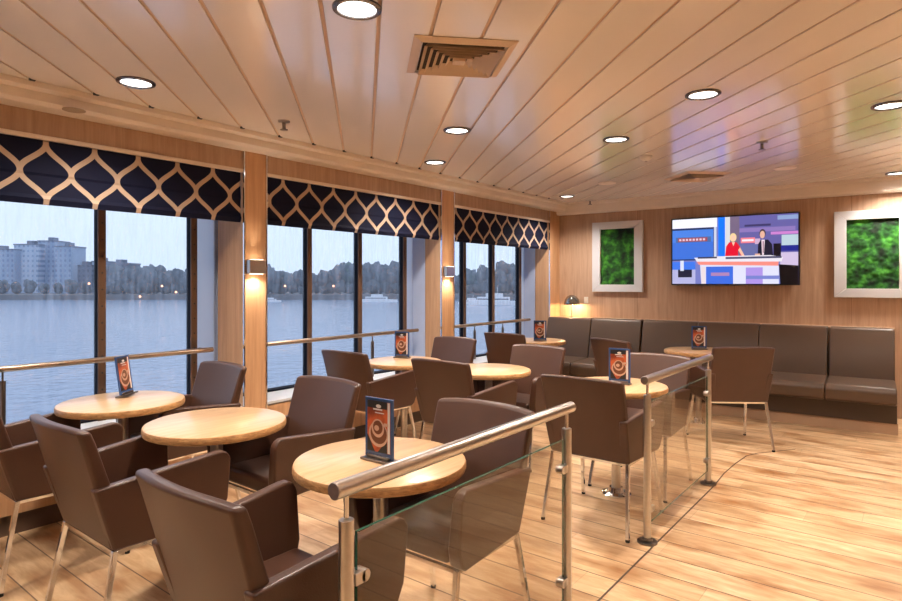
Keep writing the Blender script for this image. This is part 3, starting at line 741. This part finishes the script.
bm = NB(); lathe(bm, [(0, -.004), (.05, -.004), (.06, -.003), (.06, 0), (0, 0)], 32); obj('grille', bm, mat('grille_beige', (.42, .32, .22), .6), T)

# ---------------------------------------------------------------- outside: river, far shore, trees, buildings
def watermat():
    m, n, b = newmat('river_water'); L = n.links.new
    b.inputs['Base Color'].default_value = (.20, .28, .42, 1); b.inputs['Roughness'].default_value = .18; b.inputs['IOR'].default_value = 1.33
    t = n.nodes.new('ShaderNodeTexCoord'); nz = n.nodes.new('ShaderNodeTexNoise'); nz.inputs['Scale'].default_value = .8; nz.inputs['Detail'].default_value = 5
    L(t.outputs['Object'], nz.inputs['Vector']); bp = n.nodes.new('ShaderNodeBump'); bp.inputs['Strength'].default_value = .6; bp.inputs['Distance'].default_value = .5
    L(nz.outputs['Fac'], bp.inputs['Height']); L(bp.outputs[0], b.inputs['Normal']); return m
WZ = -7.0
bm = NB(); poly(bm, [(-900, 12, WZ), (1500, 12, WZ), (1500, 1500, WZ), (-900, 1500, WZ)])
o = obj('river', bm, watermat(), smooth=False); tag(o, 'grey blue river water outside the windows', 'water', None, 'stuff')
D = 300.
def shore(a, b, z0, z1, m, name, lab, cat, dd=12):
    pa, pb = Pd(a, D), Pd(b, D); pa2, pb2 = Pd(a, D+dd), Pd(b, D+dd)
    bm = NB(); prism(bm, [pa, pb, pb2, pa2], z0, z1); o = obj(name, bm, m, smooth=False); return tag(o, lab, cat)
o = shore(-200, 640, WZ-1, WZ+2.5, mat('quay_stone', (.10, .11, .13), .8), 'far_shore', 'dark far bank of the river', 'shore', 400); o['kind'] = 'structure'; del o['label']; del o['category']
def facade(name, wallc, winc):
    m, n, b = newmat(name); L = n.links.new
    t = n.nodes.new('ShaderNodeTexCoord'); br = n.nodes.new('ShaderNodeTexBrick'); mp = n.nodes.new('ShaderNodeMapping')
    mp.inputs['Rotation'].default_value = (PI/2, 0, 0); L(t.outputs['Object'], mp.inputs[0]); L(mp.outputs[0], br.inputs['Vector'])
    br.offset = 0; br.inputs['Scale'].default_value = 1; br.inputs['Brick Width'].default_value = 2.6; br.inputs['Row Height'].default_value = 2.9; br.inputs['Mortar Size'].default_value = .75; br.inputs['Mortar Smooth'].default_value = 0
    br.inputs['Color1'].default_value = (*winc, 1); br.inputs['Color2'].default_value = (*[c*1.4 for c in winc], 1); br.inputs['Mortar'].default_value = (*wallc, 1)
    L(br.outputs['Color'], b.inputs['Base Color']); b.inputs['Roughness'].default_value = .8; return m
FA = [facade('facade_blue', (.28, .38, .55), (.14, .20, .34)), facade('facade_pale', (.42, .52, .68), (.18, .26, .40)), facade('facade_dark', (.15, .19, .28), (.08, .11, .17))]  # blue haze of distance painted into the facade colours
BLD = [(-30, 14, 250, 60, 0), (14, 38, 245, 40, 1), (38, 55, 241.5, 30, 0), (55, 71, 247, 30, 0), (71, 92, 266, 25, 2), (92, 104, 262, 20, 1), (-60, -32, 246, 50, 1), (104, 128, 264, 40, 2), (262, 275, 272, 30, 1), (376, 386, 272, 20, 1), (470, 480, 274, 30, 2)]
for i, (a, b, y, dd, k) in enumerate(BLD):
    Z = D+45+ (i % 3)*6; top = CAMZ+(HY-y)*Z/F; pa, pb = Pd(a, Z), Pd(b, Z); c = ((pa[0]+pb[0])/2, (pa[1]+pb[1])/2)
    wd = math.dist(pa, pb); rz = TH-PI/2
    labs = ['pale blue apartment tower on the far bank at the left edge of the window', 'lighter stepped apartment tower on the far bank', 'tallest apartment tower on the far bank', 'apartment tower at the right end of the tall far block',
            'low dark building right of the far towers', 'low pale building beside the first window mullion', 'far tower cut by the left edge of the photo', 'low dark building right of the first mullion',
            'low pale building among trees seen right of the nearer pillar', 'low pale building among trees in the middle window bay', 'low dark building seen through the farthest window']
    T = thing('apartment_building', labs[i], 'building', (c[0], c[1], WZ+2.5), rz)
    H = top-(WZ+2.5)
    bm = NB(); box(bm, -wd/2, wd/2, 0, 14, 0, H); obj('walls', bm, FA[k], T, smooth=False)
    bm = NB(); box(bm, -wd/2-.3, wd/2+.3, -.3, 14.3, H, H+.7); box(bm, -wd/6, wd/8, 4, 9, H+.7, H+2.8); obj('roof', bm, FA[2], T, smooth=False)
# trees
TRM = mat('far_foliage', (.085, .115, .155), .9, nscale=.4, namt=.4); TRK = mat('far_trunk', (.05, .045, .05), .9)  # bluish distance haze is mixed into the foliage colour
def tree_meshes(seed):
    bm = NB(); random.seed(seed)
    for q in range(14):
        a = random.uniform(0, 2*PI); rr = random.uniform(0, .32); zc = random.uniform(.22, .82); s = random.uniform(.18, .29)*(1.15-.5*abs(zc-.55))
        mtx = Matrix.Translation((rr*math.cos(a), rr*math.sin(a), zc)) @ Matrix.Scale(s, 4)
        bmesh.ops.create_icosphere(bm, subdivisions=3, radius=1, matrix=mtx)
    for v in bm.verts:
        v.co += v.co.normalized()*(.09*noise.noise(v.co*8+Vector((seed, 0, 0)))+.06*noise.noise(v.co*24))
    t = NB(); tube(t, (0, 0, 0), (0, 0, .5), .035, .02, n=8)
    return bm, t
protos = []
for s in range(3):
    T = thing('far_tree', 'dark leafy tree in the tree line on the far bank', 'tree', (0, 0, 0), 0, 'trees along the far bank')
    a, b = tree_meshes(s+11); obj('crown', a, TRM, T); obj('trunk', b, TRK, T); protos.append(T)
random.seed(5); used = [0, 0, 0]
spots = []
for px in range(-40, 116, 14): spots.append((px, 286-random.uniform(2, 6), 8))
for px in range(108, 560, 8):
    yt = 268+4*math.sin(px*.045)+random.uniform(-3.5, 3)
    if 150 < px < 180 or 320 < px < 352: yt -= 5
    yt += 2
    spots.append((px, yt, 14))
for i, (px, yt, _) in enumerate(spots):
    Z = D+random.uniform(14, 34); h = CAMZ+(HY-yt)*Z/F-(WZ+2.4); p = Pd(px, Z); k = i % 3
    T = protos[k] if not used[k] else dup(protos[k], (0, 0, 0)); used[k] = 1
    T.location = (p[0], p[1], WZ+2.4); T.scale = (h*.85, h*.85, h); T.rotation_euler = (0, 0, random.uniform(0, 6))
# moored boats
BW = mat('boat_white', (.70, .74, .80), .5); BD = mat('boat_dark', (.08, .1, .15), .4)
def boat(px, Z, L_, label):
    p = Pd(px, Z); T = thing('moored_boat', label, 'boat', (p[0], p[1], WZ), TH-PI/2+random.uniform(-.2, .2)); h = L_*.07
    bm = NB(); pts = [(-L_/2, 0), (-L_/2, L_*.16), (L_*.3, L_*.16), (L_/2, L_*.08), (L_*.3, 0)]; prism(bm, pts, 0, h); obj('hull', bm, BW, T, smooth=False)
    bm = NB(); box(bm, -L_*.35, L_*.22, L_*.03, L_*.13, h, h*2); box(bm, -L_*.2, L_*.1, L_*.04, L_*.12, h*2, h*2.9); obj('cabin', bm, BW, T, smooth=False)
    bm = NB(); box(bm, -L_*.34, L_*.20, L_*.029, L_*.131, h*1.3, h*1.6); obj('window_band', bm, BD, T, smooth=False)
    bm = NB(); tube(bm, (0, L_*.08, h*2.9), (0, L_*.08, h*4.5), L_*.004, n=6); obj('mast', bm, BW, T)
boat(378, 265, 17, 'white motor boat moored on the far bank in the middle window bay')
boat(271, 270, 9, 'white boat on the far bank just right of the nearer pillar')
boat(497, 230, 22, 'white passenger boat seen through the farthest window bay')
boat(473, 240, 12, 'small white boat left in the farthest window bay')
LT = emit('lit_window', (1.0, .45, .25), 3)
for i, (px, py) in enumerate(((89, 283.6), (162, 286), (176, 292), (285, 286), (333.5, 286), (140, 296.5))):
    Z = D-2; p = Pd(px, Z); z = CAMZ-(py-HY)*Z/F
    T = thing('shore_lamp', 'small warm street lamp glowing on the far bank', 'street lamp', (p[0], p[1], WZ+.2), 0, 'street lamps on the far bank')
    bm = NB(); tube(bm, (0, 0, 0), (0, 0, z-WZ-.3), .12, n=8); obj('pole', bm, BD, T)
    bm = NB(); bmesh.ops.create_uvsphere(bm, u_segments=12, v_segments=8, radius=.55); obj('lamp_globe', bm, LT, T, loc=(0, 0, z-WZ-.2))
